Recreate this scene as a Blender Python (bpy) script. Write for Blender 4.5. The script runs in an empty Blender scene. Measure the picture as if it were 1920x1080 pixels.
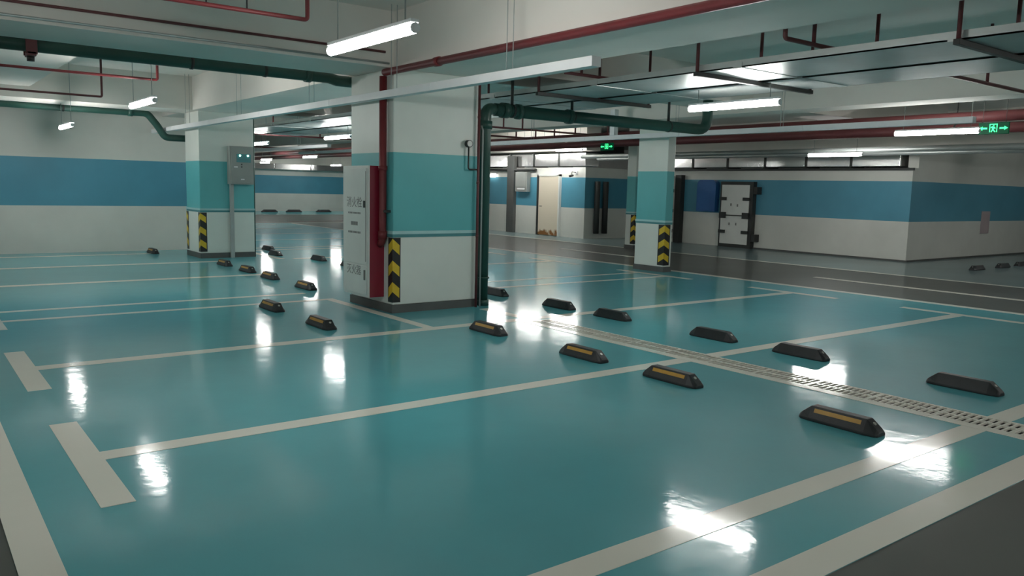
import bpy, bmesh, math, random
from mathutils import Vector, Matrix

random.seed(7)
scene = bpy.context.scene
C = scene.collection

# ------------------------------------------------------------------ camera
CAM_H = 1.5
cd = bpy.data.cameras.new('camera')
cd.sensor_width = 36.0
cd.lens = 28.34
cd.clip_start = 0.05
cd.clip_end = 200
cam = bpy.data.objects.new('camera', cd)
C.objects.link(cam)
_r = Vector((0.79457332, -0.60669087, 0.02407144))
_u = Vector((0.05538007, 0.11189656, 0.99217549))
_f = Vector((0.60463732, 0.78702309, -0.12250861))
cam.matrix_world = Matrix(((_r.x, _u.x, -_f.x, 0), (_r.y, _u.y, -_f.y, 0), (_r.z, _u.z, -_f.z, CAM_H), (0, 0, 0, 1)))
scene.camera = cam

# ------------------------------------------------------------------ world and exposure
w = bpy.data.worlds.new('world')
scene.world = w
w.use_nodes = True
w.node_tree.nodes['Background'].inputs[0].default_value = (0.55, 0.62, 0.62, 1)
w.node_tree.nodes['Background'].inputs[1].default_value = 0.02
scene.view_settings.view_transform = 'Standard'
scene.view_settings.look = 'None'
scene.view_settings.gamma = 1.0
scene.view_settings.exposure = 0.0
scene.view_settings.use_curve_mapping = False
scene.cycles.max_bounces = 6
scene.cycles.diffuse_bounces = 4
scene.cycles.adaptive_threshold = 0.02
scene.cycles.glossy_bounces = 3
LAMP = 68.0          # radiance of the tubes

# ------------------------------------------------------------------ materials
M = {}


def _nt(name):
    m = bpy.data.materials.new(name)
    m.use_nodes = True
    nt = m.node_tree
    return m, nt, nt.nodes['Principled BSDF']


def _pos(nt):
    return nt.nodes.new('ShaderNodeNewGeometry').outputs['Position']


def _noise(nt, scale, detail=3.0, vec=None, rough=0.55):
    n = nt.nodes.new('ShaderNodeTexNoise')
    n.inputs['Scale'].default_value = scale
    n.inputs['Detail'].default_value = detail
    n.inputs['Roughness'].default_value = rough
    nt.links.new(vec if vec is not None else _pos(nt), n.inputs['Vector'])
    return n.outputs['Fac']


def _vary(nt, col, amount, scale, vec=None):
    """colour varied in value by a soft noise"""
    n = _noise(nt, scale, 4, vec)
    r = nt.nodes.new('ShaderNodeValToRGB')
    r.color_ramp.elements[0].position = 0.3
    r.color_ramp.elements[1].position = 0.7
    r.color_ramp.elements[0].color = tuple(c * (1 - amount) for c in col[:3]) + (1,)
    r.color_ramp.elements[1].color = tuple(min(1, c * (1 + amount)) for c in col[:3]) + (1,)
    nt.links.new(n, r.inputs['Fac'])
    return r.outputs['Color']


def _bump(nt, b, scale, strength, dist=0.01, vec=None, socket='Normal', detail=2.0):
    n = _noise(nt, scale, detail, vec)
    bp = nt.nodes.new('ShaderNodeBump')
    bp.inputs['Strength'].default_value = strength
    bp.inputs['Distance'].default_value = dist
    nt.links.new(n, bp.inputs['Height'])
    nt.links.new(bp.outputs['Normal'], b.inputs[socket])
    return bp


def simple(name, col, rough=0.5, metal=0.0, vary=0.06, scale=3.0, bump=0.0, bscale=60.0, spec=0.5, coat=0.0):
    m, nt, b = _nt(name)
    nt.links.new(_vary(nt, col, vary, scale), b.inputs['Base Color'])
    b.inputs['Roughness'].default_value = rough
    b.inputs['Metallic'].default_value = metal
    b.inputs['Specular IOR Level'].default_value = spec
    if coat:
        b.inputs['Coat Weight'].default_value = coat
        b.inputs['Coat Roughness'].default_value = 0.08
    if bump:
        _bump(nt, b, bscale, bump)
    M[name] = m
    return m


def banded(name, white, band, z0, z1, rough, amount=0.05):
    """white paint with a coloured painted band between two heights"""
    m, nt, b = _nt(name)
    sep = nt.nodes.new('ShaderNodeSeparateXYZ')
    nt.links.new(_pos(nt), sep.inputs[0])
    g = nt.nodes.new('ShaderNodeMath'); g.operation = 'GREATER_THAN'; g.inputs[1].default_value = z0
    l = nt.nodes.new('ShaderNodeMath'); l.operation = 'LESS_THAN'; l.inputs[1].default_value = z1
    a = nt.nodes.new('ShaderNodeMath'); a.operation = 'MULTIPLY'
    nt.links.new(sep.outputs['Z'], g.inputs[0]); nt.links.new(sep.outputs['Z'], l.inputs[0])
    nt.links.new(g.outputs[0], a.inputs[0]); nt.links.new(l.outputs[0], a.inputs[1])
    mx = nt.nodes.new('ShaderNodeMix'); mx.data_type = 'RGBA'
    nt.links.new(a.outputs[0], mx.inputs['Factor'])
    nt.links.new(_vary(nt, white, amount, 1.3), mx.inputs[6])
    nt.links.new(_vary(nt, band, amount * 1.4, 1.1), mx.inputs[7])
    nt.links.new(mx.outputs[2], b.inputs['Base Color'])
    b.inputs['Roughness'].default_value = rough
    _bump(nt, b, 35, 0.04)
    M[name] = m


def epoxy(name, col, rough, coat, ripple, vary=0.07):
    m, nt, b = _nt(name)
    nt.links.new(_vary(nt, col, vary, 0.7), b.inputs['Base Color'])
    b.inputs['Roughness'].default_value = rough
    b.inputs['Specular IOR Level'].default_value = 0.1
    b.inputs['Coat Weight'].default_value = coat
    b.inputs['Coat IOR'].default_value = 1.5
    # streaky film thickness: slightly uneven gloss
    n = _noise(nt, 2.2, 4)
    r = nt.nodes.new('ShaderNodeMapRange')
    r.inputs['To Min'].default_value = 0.06
    r.inputs['To Max'].default_value = 0.13
    nt.links.new(n, r.inputs['Value'])
    nt.links.new(r.outputs['Result'], b.inputs['Coat Roughness'])
    b1 = _bump(nt, b, 5.0, ripple, 0.004, socket='Coat Normal', detail=3)
    n2 = _noise(nt, 90, 2)
    b2 = nt.nodes.new('ShaderNodeBump')
    b2.inputs['Strength'].default_value = 0.05
    b2.inputs['Distance'].default_value = 0.002
    nt.links.new(n2, b2.inputs['Height'])
    nt.links.new(b2.outputs['Normal'], b1.inputs['Normal'])
    M[name] = m


def emit(name, col, strength, base=None):
    m, nt, b = _nt(name)
    b.inputs['Base Color'].default_value = (*(base or col), 1)
    b.inputs['Roughness'].default_value = 0.7
    b.inputs['Specular IOR Level'].default_value = 0.1
    b.inputs['Emission Color'].default_value = (*col, 1)
    b.inputs['Emission Strength'].default_value = strength
    M[name] = m


epoxy('teal_epoxy', (0.092, 0.385, 0.430), 0.45, 0.70, 0.38)
epoxy('greyish_epoxy', (0.150, 0.215, 0.225), 0.45, 0.5, 0.30)
epoxy('grey_epoxy', (0.100, 0.107, 0.097), 0.5, 0.26, 0.30, 0.10)
epoxy('line_paint', (0.80, 0.79, 0.70), 0.5, 0.7, 0.25, 0.05)
epoxy('red_line_paint', (0.25, 0.05, 0.05), 0.5, 0.6, 0.25, 0.05)
banded('wall_paint', (0.70, 0.71, 0.66), (0.090, 0.315, 0.430), 0.945, 1.89, 0.45)
banded('pillar_paint', (0.76, 0.80, 0.745), (0.120, 0.480, 0.500), 0.93, 1.885, 0.40)
simple('ceiling_paint', (0.82, 0.785, 0.73), 0.8, vary=0.06, scale=0.6)
simple('plinth_grey', (0.10, 0.105, 0.10), 0.55, vary=0.12)
simple('pale_cyan', (0.42, 0.66, 0.66), 0.45)
simple('deep_teal', (0.07, 0.26, 0.28), 0.45)
simple('white_enamel', (0.80, 0.82, 0.78), 0.35, vary=0.04)
simple('white_metal', (0.86, 0.87, 0.88), 0.38, vary=0.04)
simple('galvanised', (0.50, 0.54, 0.53), 0.42, metal=0.55, vary=0.10, scale=2.0)
simple('foil_metal', (0.66, 0.67, 0.66), 0.22, metal=0.9, vary=0.06, scale=4.0, bump=0.25, bscale=6.0)
simple('dark_steel', (0.045, 0.048, 0.046), 0.5, metal=0.3)
simple('green_pipe', (0.028, 0.085, 0.068), 0.38, vary=0.15, scale=2.0)
simple('red_pipe', (0.200, 0.026, 0.030), 0.45, vary=0.12, scale=3.0)
simple('maroon_pipe', (0.150, 0.042, 0.044), 0.45, vary=0.12)
simple('red_enamel', (0.260, 0.014, 0.035), 0.38, vary=0.08)
simple('rubber', (0.016, 0.019, 0.021), 0.48, vary=0.2, scale=12, bump=0.1, bscale=120)
simple('yellow_strip', (0.50, 0.27, 0.04), 0.35, vary=0.10, scale=15)
simple('hazard_yellow', (0.72, 0.50, 0.03), 0.4, vary=0.08, scale=9)
simple('hazard_black', (0.014, 0.015, 0.016), 0.4, vary=0.1)
simple('bolt_metal', (0.55, 0.55, 0.50), 0.35, metal=0.6)
simple('print_dark', (0.05, 0.055, 0.055), 0.6)
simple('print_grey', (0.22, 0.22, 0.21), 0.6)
simple('grey_box', (0.33, 0.35, 0.33), 0.45)
simple('pvc_conduit', (0.40, 0.43, 0.42), 0.45)
simple('royal_blue', (0.020, 0.110, 0.330), 0.3, coat=0.5)
simple('channel_shade', (0.008, 0.008, 0.008), 0.9, spec=0.05)  # near-black: shade inside the drain slots is put into the colour
simple('pale_pink', (0.46, 0.38, 0.39), 0.6)
simple('dial_white', (0.65, 0.66, 0.62), 0.3)
emit('tube_glow', (1.0, 0.995, 0.96), LAMP)
emit('led_white', (1.0, 0.98, 0.92), 4.0)
emit('led_green', (0.55, 1.0, 0.85), 6.0)
emit('exit_symbol', (0.06, 1.0, 0.30), 1.8, (0.02, 0.3, 0.1))
emit('exit_face', (0.0, 0.10, 0.04), 0.35, (0.002, 0.015, 0.008))

# the beige door, rusted along its lower edge
m, nt, b = _nt('beige_door')
sep = nt.nodes.new('ShaderNodeSeparateXYZ'); nt.links.new(_pos(nt), sep.inputs[0])
mr = nt.nodes.new('ShaderNodeMapRange')
mr.inputs['From Min'].default_value = 0.40; mr.inputs['From Max'].default_value = 0.08
nt.links.new(sep.outputs['Z'], mr.inputs['Value'])
nz = _noise(nt, 6.5, 5)
th = nt.nodes.new('ShaderNodeMath'); th.operation = 'MULTIPLY'
nt.links.new(mr.outputs['Result'], th.inputs[0]); nt.links.new(nz, th.inputs[1])
rp = nt.nodes.new('ShaderNodeValToRGB')
rp.color_ramp.elements[0].position = 0.30; rp.color_ramp.elements[0].color = (0.78, 0.70, 0.56, 1)
rp.color_ramp.elements[1].position = 0.46; rp.color_ramp.elements[1].color = (0.28, 0.12, 0.03, 1)
nt.links.new(th.outputs[0], rp.inputs['Fac']); nt.links.new(rp.outputs['Color'], b.inputs['Base Color'])
b.inputs['Roughness'].default_value = 0.5
M['beige_door'] = m

# ------------------------------------------------------------------ geometry helpers


class MB:
    """collects shapes in world coordinates; build() links them as one mesh object"""

    def __init__(self):
        self.v, self.f, self.s = [], [], []

    def _add(self, vs, fs, smooth=False):
        k = len(self.v)
        self.v += [tuple(p) for p in vs]
        for f in fs:
            self.f.append(tuple(k + i for i in f))
            self.s.append(smooth if isinstance(smooth, bool) else False)
        return self

    def box(self, x0, y0, z0, x1, y1, z1, bev=0.0):
        if bev > 0:
            bm = bmesh.new()
            bmesh.ops.create_cube(bm, size=1.0)
            for v in bm.verts:
                v.co = Vector(((x0 + x1) / 2 + v.co.x * (x1 - x0), (y0 + y1) / 2 + v.co.y * (y1 - y0), (z0 + z1) / 2 + v.co.z * (z1 - z0)))
            bmesh.ops.bevel(bm, geom=bm.edges[:], offset=bev, segments=2, affect='EDGES', profile=0.6)
            bm.verts.index_update()
            self._add([v.co.copy() for v in bm.verts], [[q.index for q in f.verts] for f in bm.faces])
            bm.free()
            return self
        vs = [(x0, y0, z0), (x1, y0, z0), (x1, y1, z0), (x0, y1, z0), (x0, y0, z1), (x1, y0, z1), (x1, y1, z1), (x0, y1, z1)]
        return self._add(vs, [(0, 3, 2, 1), (4, 5, 6, 7), (0, 1, 5, 4), (1, 2, 6, 5), (2, 3, 7, 6), (3, 0, 4, 7)])

    def tube(self, pts, r, n=12, caps=True):
        """a round bar along a polyline; r a number or one radius per point"""
        pts = [Vector(p) for p in pts]
        rs = r if isinstance(r, (list, tuple)) else [r] * len(pts)
        k = len(self.v)
        prev = None
        for i, p in enumerate(pts):
            if i == 0:
                t = (pts[1] - p).normalized()
            elif i == len(pts) - 1:
                t = (p - pts[i - 1]).normalized()
            else:
                t = ((p - pts[i - 1]).normalized() + (pts[i + 1] - p).normalized()).normalized()
            if prev is None:
                a = Vector((0, 0, 1)) if abs(t.z) < 0.9 else Vector((1, 0, 0))
                u = t.cross(a).normalized()
            else:
                u = (prev - t * prev.dot(t)).normalized()
            prev = u
            vv = t.cross(u)
            for j in range(n):
                a = 2 * math.pi * j / n
                self.v.append(tuple(p + (u * math.cos(a) + vv * math.sin(a)) * rs[i]))
        for i in range(len(pts) - 1):
            for j in range(n):
                self.f.append((k + i * n + j, k + i * n + (j + 1) % n, k + (i + 1) * n + (j + 1) % n, k + (i + 1) * n + j))
                self.s.append(True)
        if caps:
            self.f.append(tuple(k + j for j in reversed(range(n)))); self.s.append(False)
            e = k + (len(pts) - 1) * n
            self.f.append(tuple(e + j for j in range(n))); self.s.append(False)
        return self

    def prism(self, outline, axis, a, b):
        """an outline (list of 2-D points) extruded along an axis from a to b; for axis x the outline is (y, z), y: (x, z), z: (x, y)"""
        def P(p, t):
            return {'x': (t, p[0], p[1]), 'y': (p[0], t, p[1]), 'z': (p[0], p[1], t)}[axis]
        n = len(outline)
        vs = [P(p, a) for p in outline] + [P(p, b) for p in outline]
        fs = [tuple(reversed(range(n))), tuple(range(n, 2 * n))] + [(i, (i + 1) % n, n + (i + 1) % n, n + i) for i in range(n)]
        return self._add(vs, fs)

    def build(self, name, mat, parent=None, origin=None):
        o0 = Vector(origin) if origin is not None else (Vector(parent['_o']) if parent is not None and '_o' in parent else Vector((0, 0, 0)))
        me = bpy.data.meshes.new(name)
        me.from_pydata([tuple(Vector(p) - o0) for p in self.v], [], self.f)
        me.polygons.foreach_set('use_smooth', self.s)
        bm = bmesh.new(); bm.from_mesh(me)
        bmesh.ops.recalc_face_normals(bm, faces=bm.faces)
        bm.to_mesh(me); bm.free()
        me.materials.append(M[mat])
        me.update()
        o = bpy.data.objects.new(name, me)
        C.objects.link(o)
        if parent is not None:
            o.parent = parent
        else:
            o.location = o0
        return o


ROOTS = []


def thing(name, label, cat, loc=(0, 0, 0), group=None):
    o = bpy.data.objects.new(name, None)
    o.empty_display_size = 0.1
    C.objects.link(o)
    o.location = loc
    o['label'] = label; o['category'] = cat
    if group:
        o['group'] = group
    o['_o'] = tuple(loc)
    ROOTS.append(o)
    return o


def tag(o, label, cat, group=None):
    o['label'] = label; o['category'] = cat
    if group:
        o['group'] = group
    return o


def struct(o, label=None):
    o['kind'] = 'structure'
    if label:
        o['label'] = label
    return o


def arc(center, r, a0, a1, ux, uy, n=7):
    c = Vector(center); ux = Vector(ux); uy = Vector(uy)
    return [c + ux * (r * math.cos(a0 + (a1 - a0) * i / (n - 1))) + uy * (r * math.sin(a0 + (a1 - a0) * i / (n - 1))) for i in range(n)]


def text_mesh(name, txt, size, mat, parent, loc, rx, rz):
    """flat print as a thin mesh"""
    cu = bpy.data.curves.new(name, 'FONT')
    cu.body = txt; cu.size = size; cu.align_x = 'CENTER'; cu.align_y = 'CENTER'
    cu.extrude = 0.0006
    ob = bpy.data.objects.new(name, cu)
    C.objects.link(ob)
    dg = bpy.context.evaluated_depsgraph_get()
    me = bpy.data.meshes.new_from_object(ob.evaluated_get(dg))
    bpy.data.objects.remove(ob)
    bpy.data.curves.remove(cu)
    me.materials.clear(); me.materials.append(M[mat])
    o = bpy.data.objects.new(name, me)
    C.objects.link(o)
    o.parent = parent
    o.location = Vector(loc) - Vector(parent['_o'])
    o.rotation_euler = (rx, 0, rz)
    return o


# ------------------------------------------------------------------ the setting: floor
X0, X1, Y0, Y1 = -8.0, 28.0, -9.0, 43.0        # extent of the garage
DX0, DX1, DY0, DY1 = 5.61, 5.97, 0.55, 7.05    # drain channel
TOP = 0.003                                    # top of the coloured coating
LT = 0.005                                     # top of the painted lines

f = MB()
xs, ys = [X0, DX0, DX1, X1], [Y0, DY0, DY1, Y1]
for i in range(3):
    for j in range(3):
        if i == 1 and j == 1:
            continue
        f._add([(xs[i], ys[j], 0), (xs[i + 1], ys[j], 0), (xs[i + 1], ys[j + 1], 0), (xs[i], ys[j + 1], 0)], [(0, 1, 2, 3)])
f._add([(X0, Y0, -0.25), (X1, Y0, -0.25), (X1, Y1, -0.25), (X0, Y1, -0.25)], [(3, 2, 1, 0)])
for a, b_ in (((X0, Y0), (X1, Y0)), ((X1, Y0), (X1, Y1)), ((X1, Y1), (X0, Y1)), ((X0, Y1), (X0, Y0))):
    f._add([(*a, 0), (*b_, 0), (*b_, -0.25), (*a, -0.25)], [(3, 2, 1, 0)])
for a, b_ in (((DX0, DY0), (DX1, DY0)), ((DX1, DY0), (DX1, DY1)), ((DX1, DY1), (DX0, DY1)), ((DX0, DY1), (DX0, DY0))):
    f._add([(*a, 0), (*b_, 0), (*b_, -0.12), (*a, -0.12)], [(0, 1, 2, 3)])
f._add([(DX0, DY0, -0.12), (DX1, DY0, -0.12), (DX1, DY1, -0.12), (DX0, DY1, -0.12)], [(0, 1, 2, 3)])
# one skin, built without recalculating so the channel keeps facing inwards
floor = f.build('floor', 'grey_epoxy')
struct(floor, 'dark grey glossy epoxy floor of the underground garage lanes')
floor['_o'] = (0.0, 0.0, 0.0)
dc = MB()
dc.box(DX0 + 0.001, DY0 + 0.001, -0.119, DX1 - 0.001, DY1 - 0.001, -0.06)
dc.build('drain_bed', 'channel_shade', floor)


def coat(x0, y0, x1, y1, mat='teal_epoxy', name='coating', z0=0.0, z1=TOP):
    return MB().box(x0, y0, z0, x1, y1, z1).build(name, mat, floor)


# teal coating of the parking bays, laid around the drain
BX0, BX1, BY0, BY1 = 0.30, 11.93, 1.64, 29.5
coat(BX0, BY0, DX0, BY1)
coat(DX1, BY0, BX1, BY1)
coat(DX0, DY1, DX1, BY1)
coat(15.45, -2.0, X1 - 0.1, 29.5, 'greyish_epoxy')      # strip in front of the right-hand wall
coat(5.6, 37.2, 27.0, 42.0)            # far bays


def line(x0, y0, x1, y1, z0=TOP, mat='line_paint'):
    return MB().box(min(x0, x1), min(y0, y1), z0, max(x0, x1), max(y0, y1), LT).build('painted_line', mat, floor)


line(0.30, 1.64, 0.45, 29.5)                       # left border
line(0.45, 1.64, DX0, 1.81); line(DX1, 1.64, 11.78, 1.81)   # near border
line(11.78, 1.64, 11.93, 29.5)                     # border along the far lane
HW = 0.075
for y, bars in ((2.235, 1), (4.70, 1), (7.205, 1)):
    if y < 7:
        line(0.83, y - HW, DX0, y + HW); line(DX1, y - HW, 10.93, y + HW)
    else:
        line(0.83, y - HW, 10.93, y + HW)
    line(0.68, y - 0.77, 0.83, y + 0.77)           # bar across the head of the line
    line(10.93, y - 0.77, 11.06, y + 0.77)
for y in (9.74, 10.43):
    line(0.83, y - 0.05, 4.42, y + 0.05)
    line(6.3, y - 0.05, 10.93, y + 0.05)
line(0.68, 9.20, 0.83, 10.97)
line(10.93, 9.20, 11.06, 10.97)
line(4.42, 7.28, 4.54, 9.79)
line(5.72, 7.28, 5.86, 8.10)
for y in (12.90, 15.38):
    line(0.83, y - HW, 4.9, y + HW); line(6.3, y - HW, 10.93, y + HW)
    line(0.68, y - 0.77, 0.83, y + 0.77); line(10.93, y - 0.77, 11.06, y + 0.77)
line(0.83, 17.45, 4.3, 17.58)
for y in (17.6, 18.2, 20.7, 23.2, 25.9, 28.3):
    line(6.3, y - 0.06, 10.93, y + 0.06)
line(6.0, 15.4, 6.14, 17.5)
for y0, y1 in ((4.6, 8.4), (12.0, 15.6), (19.5, 23.5), (-3.0, 1.0)):
    line(13.48, y0, 13.60, y1, 0.0)                # dashes down the lane
line(15.45, -2.0, 15.58, 29.5)
line(5.6, 37.2, 27.0, 37.36); line(5.6, 29.35, 27.0, 29.5, 0.0)
line(12.4, 30.6, 24.0, 30.95, 0.0, 'red_line_paint')

# ------------------------------------------------------------------ walls
H = 3.45


def wall(name, x0, y0, x1, y1, z1=H, mat='wall_paint', label=None):
    o = MB().box(x0, y0, 0.0, x1, y1, z1).build(name, mat)
    return struct(o, label)


wall('wall_left', X0, 18.3, 5.45, 18.55, label='white wall with a blue painted band at the left end of the bays')
wall('wall_left_return', 5.25, 18.55, 5.45, 42.0)
wall('wall_far', 5.45, 42.0, X1, 42.25, label='distant white wall with a blue band behind the far bays')
wall('wall_right', 18.9, 9.4, 19.15, 18.55, 2.2, label='white wall with a dark blue band behind the lane')
wall('wall_right_end', 19.15, 9.4, X1, 9.65, label='white side wall with a blue band right of the outer corner')
wall('wall_step', 17.25, 18.55, 19.15, 18.8, 2.2)
wall('wall_lobby', 17.0, 18.55, 17.25, 29.5, 2.2, label='brightly lit wall with a blue band beside the beige door')
wall('wall_back', X0, Y0 - 0.2, X1, Y0)
wall('wall_behind', X0 - 0.2, Y0 - 0.2, X0, 18.55)
wall('wall_outer', X1, Y0 - 0.2, X1 + 0.2, 42.25)
struct(MB().box(18.86, 9.36, 0.0, 18.9, 14.0, 0.04).build('baseboard_right', 'plinth_grey'))
struct(MB().box(18.9, 9.36, 0.0, X1, 9.4, 0.04).build('baseboard_right_end', 'plinth_grey'))
struct(MB().box(18.84, 9.36, 2.14, 18.90, 18.5, 2.20).build('trim_1', 'dark_steel'), 'dark steel ledge running along the top of the right wall')

# dark pilaster beside the wall panel
struct(MB().box(16.88, 22.02, 0.0, 17.0, 22.40, 2.6).build('trim_2', 'plinth_grey'), 'dark narrow pilaster on the lobby wall')

# ------------------------------------------------------------------ ceiling with its beams
ceil = struct(MB().box(X0 - 0.2, Y0 - 0.2, H, X1 + 0.2, 42.25, H + 0.2).build('ceiling', 'ceiling_paint'), 'grey painted concrete ceiling slab with deep beams')
ceil['_o'] = (0.0, 0.0, 0.0)
SOF = 2.83


BEAMS = []


def beam(x0, y0, x1, y1, z0=SOF):
    BEAMS.append((x0, y0, x1, y1, z0))
    o = MB().box(x0, y0, z0, x1, y1, H).build('ceiling_beam', 'ceiling_paint')
    return struct(o)


beam(4.62, Y0, 5.80, 42.0)
beam(11.26, Y0, 11.80, 42.0)
beam(-6.5, Y0, -5.4, 18.3)
for y in (0.55, 8.32, 16.10):
    beam(-5.4, y, 4.62, y + 0.98); beam(5.80, y, 11.26, y + 0.98, 2.95)
    if y < 16:
        beam(11.80, y, 18.0, y + 0.7, 2.95)
for y in (23.9, 31.7):
    beam(5.80, y, 11.26, y + 0.9, 2.95); beam(11.80, y, 24.0, y + 0.7, 2.95)
beam(-2.2, 9.30, 1.95, 16.10, 3.02)
beam(18.9, Y0, 19.5, 18.55, 2.68)
beam(17.0, 18.55, 17.6, 29.5, 2.72)

def soffit(x, y):
    return min([H] + [b_[4] for b_ in BEAMS if b_[0] <= x <= b_[2] and b_[1] <= y <= b_[3]])


# ------------------------------------------------------------------ pillars


def corner_guard(p, cx, cy, sx, sy, z0, z1, w1=0.10, t=0.006, n=3):
    """rubber angle on the corner (cx, cy); the pillar lies towards +sx, +sy; yellow chevrons on both wings"""
    g = MB()
    g.prism([(cx - sx * t, cy - sy * t), (cx + sx * w1, cy - sy * t), (cx + sx * w1, cy), (cx, cy), (cx, cy + sy * w1), (cx - sx * t, cy + sy * w1)], 'z', z0, z1)
    go = g.build('corner_guard', 'hazard_black', p)
    go['_o'] = p['_o']
    go['label'] = 'black corner guard with yellow chevrons'
    step = (z1 - z0) / n
    e = 0.002
    for i in range(n):
        zb = z0 + step * (i + 0.20)
        h, d = step * 0.46, step * 0.30
        ww = w1 * 0.86
        a = MB()
        # wing along x (faces -y): band falling away from the corner
        x_a, x_b = cx - sx * t, cx + sx * ww
        ya, yb = cy - sy * (t + e), cy - sy * t
        a.prism([(x_a, zb + d), (x_b, zb), (x_b, zb + h), (x_a, zb + h + d)], 'y', ya, yb)
        y_a, y_b = cy - sy * t, cy + sy * ww
        xa, xb = cx - sx * (t + e), cx - sx * t
        a.prism([(y_a, zb + d), (y_b, zb), (y_b, zb + h), (y_a, zb + h + d)], 'x', xa, xb)
        a.build('chevron', 'hazard_yellow', go)


def pillar(label, x0, y0, x1, y1, top=SOF, guards=('near',), gw=0.10):
    p = thing('pillar', label, 'pillar', ((x0 + x1) / 2, (y0 + y1) / 2, 0), 'painted concrete pillars')
    MB().box(x0, y0, 0.10, x1, y1, top, 0.012).build('shaft', 'pillar_paint', p)
    MB().box(x0 - 0.012, y0 - 0.012, 0.0, x1 + 0.012, y1 + 0.012, 0.10).build('plinth', 'plinth_grey', p)
    MB().box(x0 - 0.008, y0 - 0.008, 0.935, x1 + 0.008, y1 + 0.008, 0.972).build('pale_moulding', 'pale_cyan', p)
    MB().box(x0 - 0.004, y0 - 0.004, 0.898, x1 + 0.004, y1 + 0.004, 0.935).build('teal_moulding', 'deep_teal', p)
    if 'near' in guards:
        corner_guard(p, x0, y0, 1, 1, 0.13, 0.893, gw)
    if 'left' in guards:
        corner_guard(p, x0, y1, 1, -1, 0.13, 0.893, gw)
    if 'right' in guards:
        corner_guard(p, x1, y0, -1, 1, 0.13, 0.893, gw)
    return p


pillar('large teal and white pillar carrying the fire hydrant cabinet', 4.62, 8.32, 5.80, 9.40)
pillar('pillar with the grey control box, in front of the left wall', 4.72, 16.10, 5.78, 17.00, guards=('near', 'left'), gw=0.12)
pillar('slim square pillar at the edge of the far lane', 11.44, 10.25, 11.64, 11.00, guards=('near',), gw=0.15)
pillar('farther slim pillar, half hidden behind the slim pillar at the lane', 15.35, 14.82, 15.80, 15.13, top=H, guards=('near',), gw=0.12)

# ------------------------------------------------------------------ drain covers
gx0, gx1 = DX0 - 0.02, DX1
PLATE = 0.5


def plate_mesh():
    """one cover plate: two rows of open slots in a sheet with thickness"""
    nx = [0.0, 0.10, 0.215, 0.240, 0.355, gx1 - gx0]
    ny = [0.0]
    while len(ny) < 22:
        ny.append(ny[-1] + (0.0135 if len(ny) % 2 else 0.0345))
    ny[-1] = PLATE - 0.004
    mb = MB()
    z1, z0 = LT + 0.001, LT - 0.012
    for i in range(5):
        for j in range(len(ny) - 1):
            hole = i in (1, 3) and j % 2 == 1
            q = [(nx[i], ny[j]), (nx[i + 1], ny[j]), (nx[i + 1], ny[j + 1]), (nx[i], ny[j + 1])]
            if not hole:
                mb._add([(*p, z1) for p in q], [(0, 1, 2, 3)])
            else:
                for a in range(4):
                    p, r = q[a], q[(a + 1) % 4]
                    mb._add([(*p, z1), (*r, z1), (*r, z0), (*p, z0)], [(0, 1, 2, 3)])
    q = [(0, 0), (nx[-1], 0), (nx[-1], ny[-1]), (0, ny[-1])]
    for a in range(4):
        p, r = q[a], q[(a + 1) % 4]
        mb._add([(*p, z1), (*r, z1), (*r, z0), (*p, z0)], [(0, 1, 2, 3)])
    me = bpy.data.meshes.new('drain_cover')
    me.from_pydata(mb.v, [], mb.f)
    me.materials.append(M['line_paint'])
    return me


drain = thing('floor_drain', 'long slotted drain grate running between the two rows of wheel stops', 'drain', (DX0, DY0, 0))
pm = plate_mesh()
for k in range(int((DY1 - DY0) / PLATE)):
    o = bpy.data.objects.new('cover_plate', pm)
    C.objects.link(o)
    o.parent = drain
    o.location = (gx0 - DX0, k * PLATE, 0)

# ------------------------------------------------------------------ wheel stops


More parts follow.
